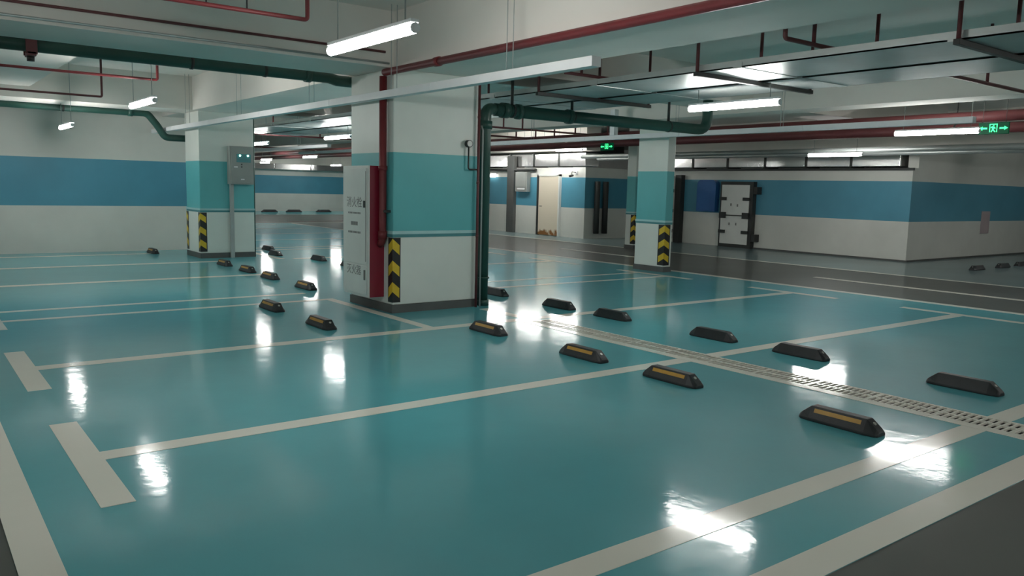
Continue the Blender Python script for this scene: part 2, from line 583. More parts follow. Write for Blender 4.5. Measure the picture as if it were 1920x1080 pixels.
def stop_meshes():
    secs = [(-0.28, 0.045, 0.030, 0.028), (-0.262, 0.062, 0.036, 0.045), (-0.195, 0.075, 0.036, 0.098), (0.195, 0.075, 0.036, 0.098), (0.262, 0.062, 0.036, 0.045), (0.28, 0.045, 0.030, 0.028)]
    vs, fs = [], []
    for y, wd, tp, h in secs:
        vs += [(-wd, y, 0), (-wd, y, min(0.018, h * 0.6)), (-tp, y, h), (tp, y, h), (wd, y, min(0.018, h * 0.6)), (wd, y, 0)]
    n = 6
    for i in range(len(secs) - 1):
        for j in range(n):
            fs.append((i * n + j, i * n + (j + 1) % n, (i + 1) * n + (j + 1) % n, (i + 1) * n + j))
    fs.append(tuple(range(n))); e = (len(secs) - 1) * n
    fs.append(tuple(e + j for j in reversed(range(n))))
    me = bpy.data.meshes.new('rubber_body')
    me.from_pydata(vs, [], fs)
    bm = bmesh.new(); bm.from_mesh(me)
    bmesh.ops.recalc_face_normals(bm, faces=bm.faces)
    bmesh.ops.bevel(bm, geom=[ed for ed in bm.edges if ed.calc_face_angle(0) > 0.3], offset=0.004, segments=1, affect='EDGES')
    bm.to_mesh(me); bm.free()
    me.materials.append(M['rubber'])
    # yellow strip lying on the -x slope from (-.075,.018) to (-.036,.098)
    a, c = Vector((-0.075, 0, 0.018)), Vector((-0.036, 0, 0.098))
    nrm = Vector((-(c.z - a.z), 0, c.x - a.x)).normalized()
    p0, p1 = a.lerp(c, 0.52), a.lerp(c, 0.84)
    sv = []
    for yy in (-0.165, 0.165):
        sv += [p0 + Vector((0, yy, 0)) - nrm * 0.002, p1 + Vector((0, yy, 0)) - nrm * 0.002, p1 + Vector((0, yy, 0)) + nrm * 0.002, p0 + Vector((0, yy, 0)) + nrm * 0.002]
    sm = bpy.data.meshes.new('reflective_strip')
    sm.from_pydata([tuple(v) for v in sv], [], [(0, 1, 2, 3), (7, 6, 5, 4), (0, 4, 5, 1), (1, 5, 6, 2), (2, 6, 7, 3), (3, 7, 4, 0)])
    bm = bmesh.new(); bm.from_mesh(sm); bmesh.ops.recalc_face_normals(bm, faces=bm.faces); bm.to_mesh(sm); bm.free()
    sm.materials.append(M['yellow_strip'])
    # bolt head on the sloping end
    mb = MB()
    d = Vector((0, 0.067, -0.053)).normalized(); nn = Vector((0, 0.053, 0.067)).normalized()
    c0 = Vector((0.0, -0.2285, 0.0715)); nn2 = Vector((0, -nn.y, nn.z))
    mb.tube([c0 - nn2 * 0.002, c0 + nn2 * 0.004], 0.013, 8)
    bmesh_ = bpy.data.meshes.new('bolt_head')
    bmesh_.from_pydata(mb.v, [], mb.f)
    bmesh_.materials.append(M['bolt_metal'])
    return me, sm, bmesh_


STOP = stop_meshes()


def wheel_stop(x, y, label, rz=0.0, group='rubber wheel stops'):
    t = thing('wheel_stop', label, 'wheel stop', (x, y, TOP), group)
    t.rotation_euler = (0, 0, rz)
    for nm, me in zip(('rubber_body', 'reflective_strip', 'bolt_head'), STOP):
        o = bpy.data.objects.new(nm, me)
        C.objects.link(o); o.parent = t
    o = bpy.data.objects.new('bolt_head', STOP[2])
    C.objects.link(o); o.parent = t; o.rotation_euler = (0, 0, math.pi)
    return t


PI = math.pi
FR = 'wheel stops with a yellow strip in the front row'
BK = 'plain sided wheel stops behind the drain'
front = [
    (4.87, 2.76, 'black wheel stop with yellow strip, the largest and nearest to the camera'),
    (4.87, 4.21, 'wheel stop with yellow strip just in front of the line that crosses the drain'),
    (4.87, 5.26, 'wheel stop with yellow strip just behind the line that crosses the drain'),
    (4.87, 6.73, 'wheel stop with yellow strip in front of the big pillar, right of its corner'),
    (3.53, 7.90, 'wheel stop with yellow strip just left of the hydrant cabinet, nearer one of its pair'),
    (3.52, 9.27, 'wheel stop with yellow strip left of the hydrant cabinet, farther one of its pair'),
    (4.65, 10.92, 'wheel stop with yellow strip behind the double line, beside the hydrant cabinet'),
    (4.66, 12.33, 'wheel stop with yellow strip standing in a bright lamp reflection behind the double line'),
    (4.69, 13.43, 'wheel stop with dull yellow strip, touching the one in the lamp reflection on its left'),
    (4.69, 14.62, 'small dark wheel stop in front of the base of the control box pillar'),
    (4.20, 17.62, 'small dark wheel stop by the left wall, left of the control box pillar'),
]
for x, y, lb in front:
    wheel_stop(x, y, lb, 0.0, FR)
back = [
    (6.70, 2.78, 'plain black wheel stop at the right edge of the picture, beyond the drain'),
    (6.70, 4.25, 'plain black wheel stop with its end in a lamp reflection beyond the drain'),
    (6.70, 5.27, 'plain black wheel stop beyond the drain, just behind the crossing line'),
    (6.70, 6.76, 'plain black wheel stop beyond the drain, third from the green riser pipe'),
    (6.70, 7.73, 'plain black wheel stop beyond the drain, second from the green riser pipe'),
    (6.70, 9.13, 'plain black wheel stop half hidden behind the green riser pipe'),
    (6.62, 14.90, 'dark wheel stop between the two big pillars, in a lamp reflection'),
    (6.62, 17.60, 'dark wheel stop farthest back to the right of the control box pillar'),
    (6.28, 16.30, 'dark wheel stop tucked against the right side of the control box pillar'),
    (6.62, 13.55, 'dark wheel stop mostly hidden behind the hydrant cabinet'),
]
for x, y, lb in back:
    wheel_stop(x, y, lb, PI, BK)
for x, y, lb in ((18.45, 7.62, 'dark wheel stop near the outer corner of the right wall, leftmost of three'),
                 (19.75, 7.62, 'dark wheel stop by the right end wall, middle one of three'),
                 (20.75, 7.62, 'dark wheel stop at the right picture edge by the end wall')):
    wheel_stop(x, y, lb, -PI / 2, 'wheel stops by the right end wall')
for x, lb in ((15.25, 'tiny dark wheel stop before the far wall, next to the control box pillar'),
              (16.55, 'tiny dark wheel stop before the far wall, middle one of three'),
              (18.20, 'tiny dark wheel stop before the far wall, nearest the hydrant cabinet')):
    t = wheel_stop(x, 40.3, lb, -PI / 2, 'wheel stops before the far wall')
    t.scale = (1.4, 1.5, 1.4)

# ------------------------------------------------------------------ fire hydrant cabinet
CX, CY0, CY1, CZ0, CZ1 = 4.405, 8.53, 9.19, 0.175, 1.725
cab = thing('fire_hydrant_cabinet', 'tall white fire hydrant cabinet with dark red sides on the big pillar', 'cabinet', (CX, CY0, CZ0))
MB().box(CX + 0.022, CY0, CZ0, 4.62, CY1, CZ1, 0.004).build('body', 'red_enamel', cab)
MB().box(CX + 0.006, CY0 - 0.004, CZ0, CX + 0.022, CY1 + 0.004, CZ1, 0.003).build('front_frame', 'white_enamel', cab)
du = MB().box(CX - 0.008, CY0 + 0.035, 0.565, CX + 0.006, CY1 - 0.03, 1.695, 0.003).build('door', 'white_enamel', cab)
du['_o'] = cab['_o']
MB().box(CX - 0.022, CY0 + 0.055, 1.235, CX - 0.008, CY0 + 0.085, 1.315, 0.003).build('handle', 'dark_steel', du)
MB().box(CX - 0.011, CY0 + 0.036, 0.60, CX - 0.007, CY0 + 0.044, 1.66).build('edge_shadow_strip', 'print_grey', du)  # solid grey strip painting a shadow line down the door edge
dl = MB().box(CX - 0.008, CY0 + 0.035, 0.205, CX + 0.006, CY1 - 0.03, 0.545, 0.003).build('door', 'white_enamel', cab)
dl['_o'] = cab['_o']
MB().box(CX - 0.020, CY0 + 0.050, 0.38, CX - 0.008, CY0 + 0.075, 0.50, 0.003).build('handle', 'print_grey', dl)
text_mesh('lettering', '消火栓', 0.135, 'print_grey', cab, (CX - 0.009, 8.865, 1.285), PI / 2, -PI / 2)
text_mesh('lettering', '灭火器', 0.125, 'print_grey', cab, (CX - 0.009, 8.875, 0.475), PI / 2, -PI / 2)
for zz, hw, hh in ((1.165, 0.165, 0.010), (1.04, 0.09, 0.022), (0.935, 0.165, 0.012)):
    n = 9
    q = MB()
    for i in range(n):      # rows of print too small to read
        yc = 8.865 - hw + (i + 0.5) * 2 * hw / n
        q.box(CX - 0.0095, yc - hw / n * 0.7, zz - hh, CX - 0.008, yc + hw / n * 0.7, zz + hh)
    o = q.build('small_print', 'print_grey', cab)
    o['kind'] = 'stuff'

# ------------------------------------------------------------------ pipes


def pipe(name, label, cat, pts, r, mat, n=14, group=None, couplings=(), hangers=(), hmat='dark_steel', top=H, hr=0.007):
    """a pipe run: body, raised couplings at given points and hangers up to the slab (x, y, z centre, axis)"""
    t = thing(name, label, cat, tuple(pts[0]), group)
    MB().tube(pts, r, n).build('pipe_run', mat, t)
    for (c, ax, ln) in couplings:
        d = Vector({'x': (1, 0, 0), 'y': (0, 1, 0), 'z': (0, 0, 1)}[ax]) * ln / 2
        MB().tube([Vector(c) - d, Vector(c) + d], r * 1.22, n).build('coupling', mat, t)
    for (hx, hy, hz, ax) in hangers:
        hm = MB()
        d = Vector({'x': (1, 0, 0), 'y': (0, 1, 0), 'z': (0, 0, 1)}[ax]) * 0.016
        hm.tube([Vector((hx, hy, hz)) - d, Vector((hx, hy, hz)) + d], r + 0.007, n)
        hm.tube([(hx, hy, hz + r), (hx, hy, min(top, soffit(hx, hy)))], hr, 8)
        hm.build('hanger', hmat, t)
    return t


def elbow_path(pts, r, n=5):
    """round the corners of a polyline"""
    pts = [Vector(p) for p in pts]
    out = [pts[0]]
    for i in range(1, len(pts) - 1):
        a = (pts[i - 1] - pts[i]).normalized(); c = (pts[i + 1] - pts[i]).normalized()
        p0 = pts[i] + a * r; p1 = pts[i] + c * r
        for k in range(n + 1):
            t = k / n
            out.append(p0 * (1 - t) ** 2 + pts[i] * 2 * t * (1 - t) + p1 * t ** 2)
    out.append(pts[-1])
    return out


# green drainage mains
pipe('green_pipe', 'thick dark green pipe crossing the upper left towards the big pillar', 'pipe',
     [(-5.3, 9.48, 2.80), (4.35, 9.48, 2.80), (4.46, 9.48, 2.775), (5.4, 9.48, 2.775)], 0.068, 'green_pipe', 16, 'dark green pipes',
     couplings=[((4.08, 9.48, 2.80), 'x', 0.07), ((1.18, 9.48, 2.80), 'x', 0.05)],
     hangers=[(2.72, 9.48, 2.80, 'x'), (3.55, 9.48, 2.80, 'x'), (0.1, 9.48, 2.8, 'x'), (-2, 9.48, 2.8, 'x')], hr=0.016)
t = thing('pipe_clamp', 'dark red bracket clamped on the green pipe at the upper left', 'clamp', (1.17, 9.46, 2.80))
MB().box(1.12, 9.36, 2.70, 1.22, 9.385, 2.98, 0.004).build('front_strap', 'maroon_pipe', t)
MB().box(1.12, 9.535, 2.70, 1.22, 9.56, 3.02, 0.004).build('rear_strap', 'maroon_pipe', t)
MB().box(1.13, 9.36, 2.685, 1.21, 9.56, 2.725, 0.004).build('bottom_bar', 'maroon_pipe', t)
MB().tube([(1.17, 9.46, 2.64), (1.17, 9.46, 2.69)], 0.035, 8).build('bolt', 'dark_steel', t)
pipe('green_pipe', 'thinner looking dark green pipe along the top of the left wall', 'pipe',
     elbow_path([(-5.3, 17.15, 2.79), (4.06, 17.15, 2.79), (4.25, 17.15, 2.55), (4.38, 17.15, 2.34), (5.2, 17.15, 2.34)], 0.08), 0.068, 'green_pipe', 14, 'dark green pipes',
     couplings=[((3.75, 17.15, 2.79), 'x', 0.08)], hangers=[(0.8, 17.15, 2.79, 'x'), (2.6, 17.15, 2.79, 'x')])
pipe('green_pipe', 'dark green pipe running from the riser at the big pillar towards the slim pillar', 'pipe',
     elbow_path([(6.14, 8.45, 2.49), (10.30, 8.45, 2.49), (10.30, 8.45, 2.95)], 0.2), 0.080, 'green_pipe', 16, 'dark green pipes',
     couplings=[((6.30, 8.45, 2.49), 'x', 0.10), ((6.52, 8.45, 2.49), 'x', 0.06), ((7.4, 8.45, 2.49), 'x', 0.08)],
     hangers=[(6.42, 8.45, 2.49, 'x'), (7.45, 8.45, 2.49, 'x'), (9.4, 8.45, 2.49, 'x')], hr=0.02, top=2.95)
pipe('green_riser_pipe', 'upright dark green riser pipe on the right side of the big pillar', 'pipe',
     elbow_path([(5.955, 8.38, TOP), (5.955, 8.38, 2.49), (6.14, 8.45, 2.49)], 0.13), 0.072, 'green_pipe', 16, 'dark green pipes',
     couplings=[((5.955, 8.38, 2.28), 'z', 0.10), ((5.955, 8.38, 0.36), 'z', 0.02), ((5.955, 8.38, 0.04), 'z', 0.07)])
# thin red pipe, its lagged partner and the gauge at the right corner of the pillar
pipe('thin_red_pipe', 'thin red brown pipe running down the right corner of the big pillar', 'pipe',
     [(5.785, 8.275, TOP), (5.785, 8.275, 2.83)], 0.017, 'maroon_pipe', 10,
     couplings=[((5.785, 8.275, 2.36), 'z', 0.03), ((5.785, 8.275, 1.56), 'z', 0.03), ((5.785, 8.275, 0.90), 'z', 0.03)])
pipe('pale_conduit', 'pale thin conduit between the red pipe and the green riser', 'conduit',
     [(5.842, 8.27, TOP), (5.842, 8.27, 2.2), (5.842, 8.30, 2.26)], 0.011, 'pvc_conduit', 10)
g = thing('pressure_gauge', 'small round pressure gauge on a thin stem at the big pillar', 'gauge', (5.66, 8.30, 1.70))
MB().tube([(5.64, 8.255, 2.03), (5.64, 8.305, 2.03)], 0.045, 18).build('case', 'dark_steel', g)
MB().tube([(5.64, 8.252, 2.03), (5.64, 8.256, 2.03)], 0.036, 18).build('dial', 'dial_white', g)
MB().tube(elbow_path([(5.64, 8.28, 1.99), (5.64, 8.28, 1.72), (5.785, 8.28, 1.72)], 0.03), 0.010, 8).build('stem', 'dark_steel', g)

# red fire main under the beam and its riser into the cabinet
pipe('red_fire_main', 'dark red fire pipe along the lower edge of the ceiling beam', 'pipe',
     [(4.565, Y0 + 0.1, 2.785), (4.565, 8.44, 2.785)], 0.040, 'red_pipe', 14, 'red fire pipes',
     couplings=[((4.565, 7.3, 2.785), 'y', 0.09), ((4.565, 3.2, 2.785), 'y', 0.06)])
rr = pipe('red_riser_pipe', 'dark red riser pipe dropping beside the hydrant cabinet', 'pipe',
          elbow_path([(4.565, 8.47, 2.745), (4.565, 8.47, 0.86), (4.565, 8.53, 0.80)], 0.04), 0.044, 'red_pipe', 14, 'red fire pipes',
          couplings=[((4.565, 8.47, 1.70), 'z', 0.05), ((4.565, 8.47, 0.92), 'z', 0.09)])
MB().tube([(4.565, 8.47, 1.20), (4.565, 8.39, 1.20)], 0.016, 8).build('valve_stem', 'dark_steel', rr)
MB().box(4.535, 8.375, 1.185, 4.66, 8.395, 1.215, 0.004).build('valve_lever', 'dark_steel', rr)


def sprinkler(label, y, z, xa, xb, up_at, drops=(), r=0.017, mat='maroon_pipe', rods=()):
    t = thing('sprinkler_pipe', label, 'pipe', (xa, y, z), 'red sprinkler branch pipes')
    if up_at == xb:
        p = elbow_path([(xa, y, z), (xb, y, z), (xb, y, H)], 0.03)
    elif up_at == xa:
        p = elbow_path([(xb, y, z), (xa, y, z), (xa, y, H)], 0.03)
    else:
        p = [(xa, y, z), (xb, y, z)]
    MB().tube(p, r, 10).build('pipe_run', mat, t)
    for x in drops:
        MB().tube([(x, y, z), (x, y, soffit(x, y))], r * 0.9, 8).build('riser', mat, t)
    for x in rods:
        MB().tube([(x, y, z + r * 0.7), (x, y, soffit(x, y))], 0.006, 6).build('hanger_rod', 'dark_steel', t)
    return t


sprinkler('thin red sprinkler pipe with an upturned end at the top left edge', 6.22, 2.78, -5.3, 2.68, 2.68, rods=(1.9, 2.2), mat='red_pipe')
sprinkler('thin red sprinkler pipe under the dark ceiling bay, upper one at left', 11.45, 2.80, -5.3, 2.85, 2.85, mat='red_pipe')
sprinkler('thin dark sprinkler pipe above the left wall, lower one at left', 14.50, 2.80, -5.3, 2.76, 2.76)
sprinkler('brown sprinkler pipe with an upturned end crossing the cable trays at upper right', 4.15, 2.80, 6.0, 11.2, 6.0, drops=(6.42, 7.45, 9.85), r=0.02)
sprinkler('dark sprinkler pipe in front of the beam above the white trunking end', 7.0, 2.80, 6.05, 7.6, None, drops=(6.3,), r=0.018)
sprinkler('dark sprinkler pipe above the green pipe, nearer one seen past the riser', 13.7, 2.75, 8.6, 13.4, None, drops=(9.0, 10.2, 10.7, 12.2, 13.2), r=0.020)
sprinkler('dark sprinkler pipe under the beams, farther one seen past the riser', 15.6, 2.72, 8.6, 13.4, None, drops=(9.6, 10.7, 12.0, 12.6, 13.2), r=0.022)
sprinkler('dark sprinkler pipe in the far bays between the big pillars', 20.8, 2.74, 6.1, 13.4, None, drops=(7.2, 8.0, 9.3), r=0.022)
sprinkler('dark sprinkler pipe in the farthest bays', 27.5, 2.70, 6.1, 13.4, None, drops=(8.0, 9.5, 11.5), r=0.024)

# big red mains above the lane
pipe('red_main_pipe', 'large dull red pipe over the far lane, upper one', 'pipe', [(13.7, Y0 + 0.1, 2.80), (13.7, 41.5, 2.80)], 0.085, 'maroon_pipe', 14, 'large red mains over the lane')
pipe('red_main_pipe', 'large dull red pipe over the far lane, lower one behind the exit sign', 'pipe', [(14.2, Y0 + 0.1, 2.66), (14.2, 41.5, 2.66)], 0.085, 'maroon_pipe', 14, 'large red mains over the lane',
     hangers=[(14.2, 6.4, 2.66, 'y'), (14.2, 13.0, 2.66, 'y')])
pipe('grey_pipe', 'grey pipe above the right wall under the red mains', 'pipe', [(16.6, Y0 + 0.1, 2.50), (16.6, 18.3, 2.50)], 0.06, 'galvanised', 12, 'grey service pipes')
pipe('grey_pipe', 'second grey pipe above the right wall, lower one', 'pipe', [(17.25, Y0 + 0.1, 2.46), (17.25, 18.3, 2.46)], 0.05, 'galvanised', 12, 'grey service pipes')
pipe('dark_pipe', 'dark pipe running above the beige door wall', 'pipe', [(16.93, 20.9, 2.13), (16.93, 28.0, 2.13)], 0.05, 'dark_steel', 12, 'grey service pipes')

pipe('thin_conduit', 'thin brown conduit along the side of the beam at the top left', 'conduit', [(-5.3, 8.303, 2.99), (4.5, 8.303, 2.99)], 0.014, 'maroon_pipe', 8)
pipe('thin_conduit', 'thin pale conduit along the bottom edge of the beam at the top left', 'conduit', [(-5.3, 8.302, 2.87), (4.55, 8.302, 2.87)], 0.012, 'galvanised', 8)

# ------------------------------------------------------------------ white cable trunking


def trunking(label, x, ya, yb, z, hangs, wd=0.10, ht=0.08, sec=2.4):
    t = thing('cable_trunking', label, 'trunking', (x, ya, z), 'white cable trunking')
    y = ya
    while y < yb - 0.01:
        y2 = min(yb, y + sec)
        MB().box(x - wd / 2, y, z - ht / 2, x + wd / 2, y2 - 0.004, z + ht / 2, 0.003).build('trunking_length', 'white_metal', t)
        y = y2
    for yy in hangs:
        q = MB()
        q.tube([(x - 0.035, yy, z + ht / 2), (x - 0.035, yy, soffit(x, yy))], 0.004, 6)
        q.build('hanger_rod', 'pvc_conduit', t)
        q = MB()
        q.tube([(x + 0.035, yy, z + ht / 2), (x + 0.035, yy, soffit(x, yy))], 0.004, 6)
        q.build('hanger_rod', 'pvc_conduit', t)
    return t


trunking('white cable trunking passing in front of the big pillar, ending under the beam', 4.445, 4.77, 18.28, 2.505, (5.9, 8.0, 10.2, 13.0, 15.8))
tr = trunking('white cable trunking over the bays past the slim pillar, with a white drop', 10.90, 4.7, 26.0, 2.50, (7.5, 9.6, 13.6, 17.0))
MB().box(10.85, 11.09, 2.54, 10.95, 11.21, 3.02, 0.004).build('trunking_drop', 'white_metal', tr)
tr2 = trunking('white cable trunking far back between the big pillars', 9.2, 20.0, 40.0, 2.50, (22.0, 25.0, 30.0))

# ------------------------------------------------------------------ galvanised cable trays on trapeze hangers


def cable_tray(label, xa, xb, ya, yb, z, dep=0.10):
    t = thing('cable_tray', label, 'cable tray', (xa, ya, z), 'galvanised cable trays')
    MB().box(xa, ya, z, xb, yb, z + 0.012).build('tray_floor', 'galvanised', t)
    for x in (xa, xb - 0.012):
        q = MB().box(x, ya, z, x + 0.012, yb, z + dep)
        q.build('side_rail', 'galvanised', t)
    k = 0
    yy = ya + 2.0
    while yy < yb:
        MB().box(xa - 0.006, yy - 0.05, z - 0.006, xb + 0.006, yy + 0.05, z + dep * 0.7).build('joint_plate', 'galvanised', t)
        yy += 2.0; k += 1
    return t


cable_tray('wide galvanised cable tray at upper right, the one nearer the beam', 6.50, 7.40, -3.0, 20.0, 2.70, 0.07)
cable_tray('wide galvanised cable tray at upper right, the one farther from the beam', 7.50, 8.35, -3.0, 20.0, 2.70, 0.07)
for y, lb in ((2.95, 'dark trapeze bracket holding the cable trays at the right picture edge'), (5.45, 'dark trapeze bracket holding the cable trays above the double lamp'),
              (7.95, 'dark trapeze bracket holding the cable trays left of the lit lamp'), (10.45, 'dark trapeze bracket of the cable trays near the slim pillar'),
              (13.0, 'dark trapeze bracket of the cable trays behind the big pillar')):
    t = thing('trapeze_hanger', lb, 'bracket', (6.42, y, 2.69), 'trapeze hangers of the cable trays')
    MB().box(6.42, y - 0.025, 2.655, 8.45, y + 0.025, 2.698, 0.004).build('cross_bar', 'dark_steel', t)
    for x in (6.45, 7.475, 8.42):
        q = MB().tube([(x, y, 2.66), (x, y, soffit(x, y))], 0.018, 8)
        q.build('rod', 'maroon_pipe', t)

# ------------------------------------------------------------------ silver ducts above the walls


def duct(label, x0, x1, ya, yb, z0, z1, step):
    t = thing('air_duct', label, 'duct', (x0, ya, z0), 'silver air ducts')
    y = ya
    while y < yb - 0.05:
        y2 = min(yb, y + step)
        MB().box(x0, y + 0.02, z0, x1, y2 - 0.02, z1, 0.01).build('duct_section', 'foil_metal', t)
        y = y2
        if y < yb - 0.05:
            MB().box(x0 - 0.03, y - 0.02, z0 - 0.03, x1 + 0.03, y + 0.02, z1 + 0.03).build('flange', 'dark_steel', t)
    return t


duct('silver air duct with dark flanges above the right wall', 18.93, 19.5, 9.72, 18.5, 2.24, 2.62, 1.25)
duct('silver air duct above the beige door', 17.04, 17.6, 18.6, 29.0, 2.24, 2.64, 1.27)

t = thing('air_duct', 'silver air duct along the far wall above its blue band', 'duct', (8.0, 41.4, 2.2), 'silver air ducts')
for k in range(8):
    xa = 8.0 + 2.0 * k
    MB().box(xa + 0.02, 41.45, 2.20, xa + 1.98, 41.98, 2.50, 0.01).build('duct_section', 'foil_metal', t)

# ------------------------------------------------------------------ tube lights


def tube_light(x, y, z, label, length=1.22, rod=True, top=H):
    t = thing('tube_light', label, 'lamp', (x, y, z), 'hanging tube lights')
    a, b_ = y - length / 2, y + length / 2
    MB().box(x - 0.030, a, z + 0.034, x + 0.030, b_, z + 0.058, 0.003).build('housing', 'white_metal', t)
    MB().tube([(x, a, z), (x, b_, z)], 0.034, 14).build('tube', 'tube_glow', t)
    for yy in (a, b_):
        s = -1 if yy == a else 1
        MB().tube([(x, yy, z), (x, yy + s * 0.010, z)], 0.034, 12).build('end_cap', 'white_metal', t)
    if rod:
        for yy in (a + 0.12, b_ - 0.12):
            MB().tube([(x, yy, z + 0.06), (x, yy, min(top, soffit(x, yy)))], 0.005, 6).build('suspension_rod', 'pvc_conduit', t)
    return t


LZ = 2.48
for x, y, lb, top in (
    (2.65, 5.12, 'big bright tube light at the top, left of the big pillar', H),
    (2.65, 11.42, 'bright tube light under the left end of the ceiling, above the left wall', H),
    (2.52, 16.35, 'small bright tube light closest to the left wall', H),
    (7.55, 5.85, 'bright tube light hanging under the galvanised trays, right of the middle', 2.69),
    (7.55, 16.00, 'bright tube light seen just left of the big pillar', 2.69),
    (7.55, 20.60, 'bright tube light seen right beside the control box pillar', H),
    (7.55, 11.60, 'tube light under the cable trays, hidden by the big pillar', 2.69),
    (12.40, 5.88, 'bright tube light next to the green exit sign at the right', H),
    (16.85, 19.18, 'bright tube light in front of the beige door wall, left of the exit sign', H),
    (15.90, 9.60, 'bright wide tube light close above the right wall', H),
    (14.80, 39.60, 'tube light close to the far wall, next to the control box pillar', H),
    (18.60, 39.60, 'tube light close to the far wall, next to the hydrant cabinet', H),
    (15.90, 19.75, 'tube light behind the red mains in front of the beige door', H),
    (15.90, 21.60, 'added fill tube light hidden behind the red mains in front of the grey wall panel', H),  # extra lamp added to brighten the lobby wall, tucked behind the mains
    (12.40, 28.60, 'tube light over the lane far back', H),
    (13.00, 34.60, 'bright tube light above the far wall', H),
    (19.5, 35.5, 'tube light at the right end of the far wall', H),
    (2.65, -1.20, 'added unseen tube light behind the camera over the left bays', H),  # from here down: out-of-view lamps added to carry the general light level
    (7.55, -1.20, 'added unseen tube light behind the camera over the middle bays', 2.69),
    (12.40, -1.20, 'added unseen tube light behind the camera over the lane', H),
    (21.5, 6.0, 'added unseen tube light over the bays at the right end wall', H),  # added out of view as fill from the right
    (10.0, -2.0, 'added unseen tube light over the bays beyond the right picture edge', H),  # added out of view to lift the ceiling at upper right
    (17.1, 1.5, 'added unseen tube light behind the right picture edge over the lane', H),
    (2.65, -6.5, 'added unseen tube light well behind the camera over the left bays', H),
    (7.55, -6.5, 'added unseen tube light well behind the camera over the middle bays', H),
    (12.40, -6.5, 'added unseen tube light well behind the camera over the lane', H),
    (-3.0, -1.2, 'added unseen tube light behind the camera over the left lane', H),  # this and the next two: unseen fill added on the left
    (-3.0, 5.0, 'added unseen tube light over the lane left of the camera', H),
    (-3.0, 12.0, 'added unseen tube light over the lane by the left wall', H),
):
    tube_light(x, y, {9.60: 2.37, 19.18: 2.73, 19.75: 2.74, 21.60: 2.74, 16.35: 2.40}.get(y, LZ), lb, 1.22, top=top)

# ------------------------------------------------------------------ exit signs


def exit_sign(x, y, z, label, wd=0.42, ht=0.17):
    t = thing('exit_sign', label, 'exit sign', (x, y, z), 'green exit signs')
    MB().box(x, y - wd / 2, z - ht / 2, x + 0.03, y + wd / 2, z + ht / 2, 0.004).build('case', 'exit_face', t)
    e = x - 0.003
    # running figure in a doorway with an arrow to each side; +y is the viewer's left
    MB().prism([(y + 0.055, z - 0.055), (y + 0.055, z + 0.065), (y - 0.055, z + 0.065), (y - 0.055, z - 0.055), (y - 0.043, z - 0.055), (y - 0.043, z + 0.053), (y + 0.043, z + 0.053), (y + 0.043, z - 0.055)], 'x', e, x).build('door_symbol', 'exit_symbol', t)
    fig = MB().prism([(y + 0.02, z + 0.030), (y - 0.022, z + 0.020), (y - 0.030, z - 0.004), (y - 0.018, z - 0.008), (y - 0.010, z + 0.004), (y - 0.006, z - 0.018), (y - 0.034, z - 0.050), (y - 0.022, z - 0.058),
                      (y + 0.006, z - 0.030), (y + 0.020, z - 0.056), (y + 0.033, z - 0.052), (y + 0.016, z - 0.014), (y + 0.016, z + 0.006), (y + 0.034, z + 0.002), (y + 0.036, z + 0.012)], 'x', e, x)
    fig.build('running_figure', 'exit_symbol', t)
    MB().tube([(e, y - 0.002, z + 0.042), (x, y - 0.002, z + 0.042)], 0.010, 10).build('figure_head', 'exit_symbol', t)
    for s in (1, -1):
        MB().prism([(y + s * 0.20, z), (y + s * 0.15, z + 0.03), (y + s * 0.15, z + 0.012), (y + s * 0.085, z + 0.012), (y + s * 0.085, z - 0.012), (y + s * 0.15, z - 0.012), (y + s * 0.15, z - 0.03)], 'x', e, x).build('arrow', 'exit_symbol', t)
    for s in (1, -1):
        MB().tube([(x + 0.015, y + s * 0.16, z + ht / 2), (x + 0.015, y + s * 0.16, soffit(x, y))], 0.004, 6).build('suspension_rod', 'dark_steel', t)
    return t


exit_sign(13.00, 5.33, 2.555, 'green exit sign beside the tube light at the right edge')
exit_sign(13.40, 13.93, 2.53, 'small green exit sign left of the slim pillar')

# ------------------------------------------------------------------ control box on the second pillar
cb = thing('control_box', 'grey electrical control box with two green indicator lights on the left pillar', 'electrical box', (5.48, 16.1, 1.45))
MB().box(5.25, 15.94, 1.45, 5.72, 16.10, 2.19, 0.006).build('case', 'grey_box', cb)
cd_ = MB().box(5.275, 15.925, 1.475, 5.695, 15.942, 2.165, 0.004).build('door', 'grey_box', cb)
cd_['_o'] = cb['_o']
MB().box(5.38, 15.918, 1.88, 5.66, 15.926, 2.04, 0.002).build('display_panel', 'deep_teal', cd_)
for x in (5.445, 5.60):
    MB().tube([(x, 15.905, 2.01), (x, 15.925, 2.01)], 0.017, 10).build('indicator_light', 'led_green', cd_)
for z in (1.84, 1.79):
    MB().tube([(5.475, 15.90, z), (5.475, 15.927, z)], 0.012, 8).build('push_button', 'dark_steel', cd_)
MB().box(5.33, 15.920, 1.775, 5.40, 15.926, 1.80).build('name_plate', 'white_metal', cd_)
MB().box(5.46, 15.920, 1.535, 5.53, 15.926, 1.56).build('name_plate', 'white_metal', cd_)
MB().box(5.28, 16.02, TOP, 5.35, 16.085, 1.45, 0.004).build('conduit', 'pvc_conduit', cb)

# thin dark cable down the right-hand edge of the pillar
pipe('dark_conduit', 'dark conduit down the right edge of the control box pillar', 'conduit', [(5.80, 16.16, TOP), (5.80, 16.16, 2.83)], 0.022, 'green_pipe', 8)

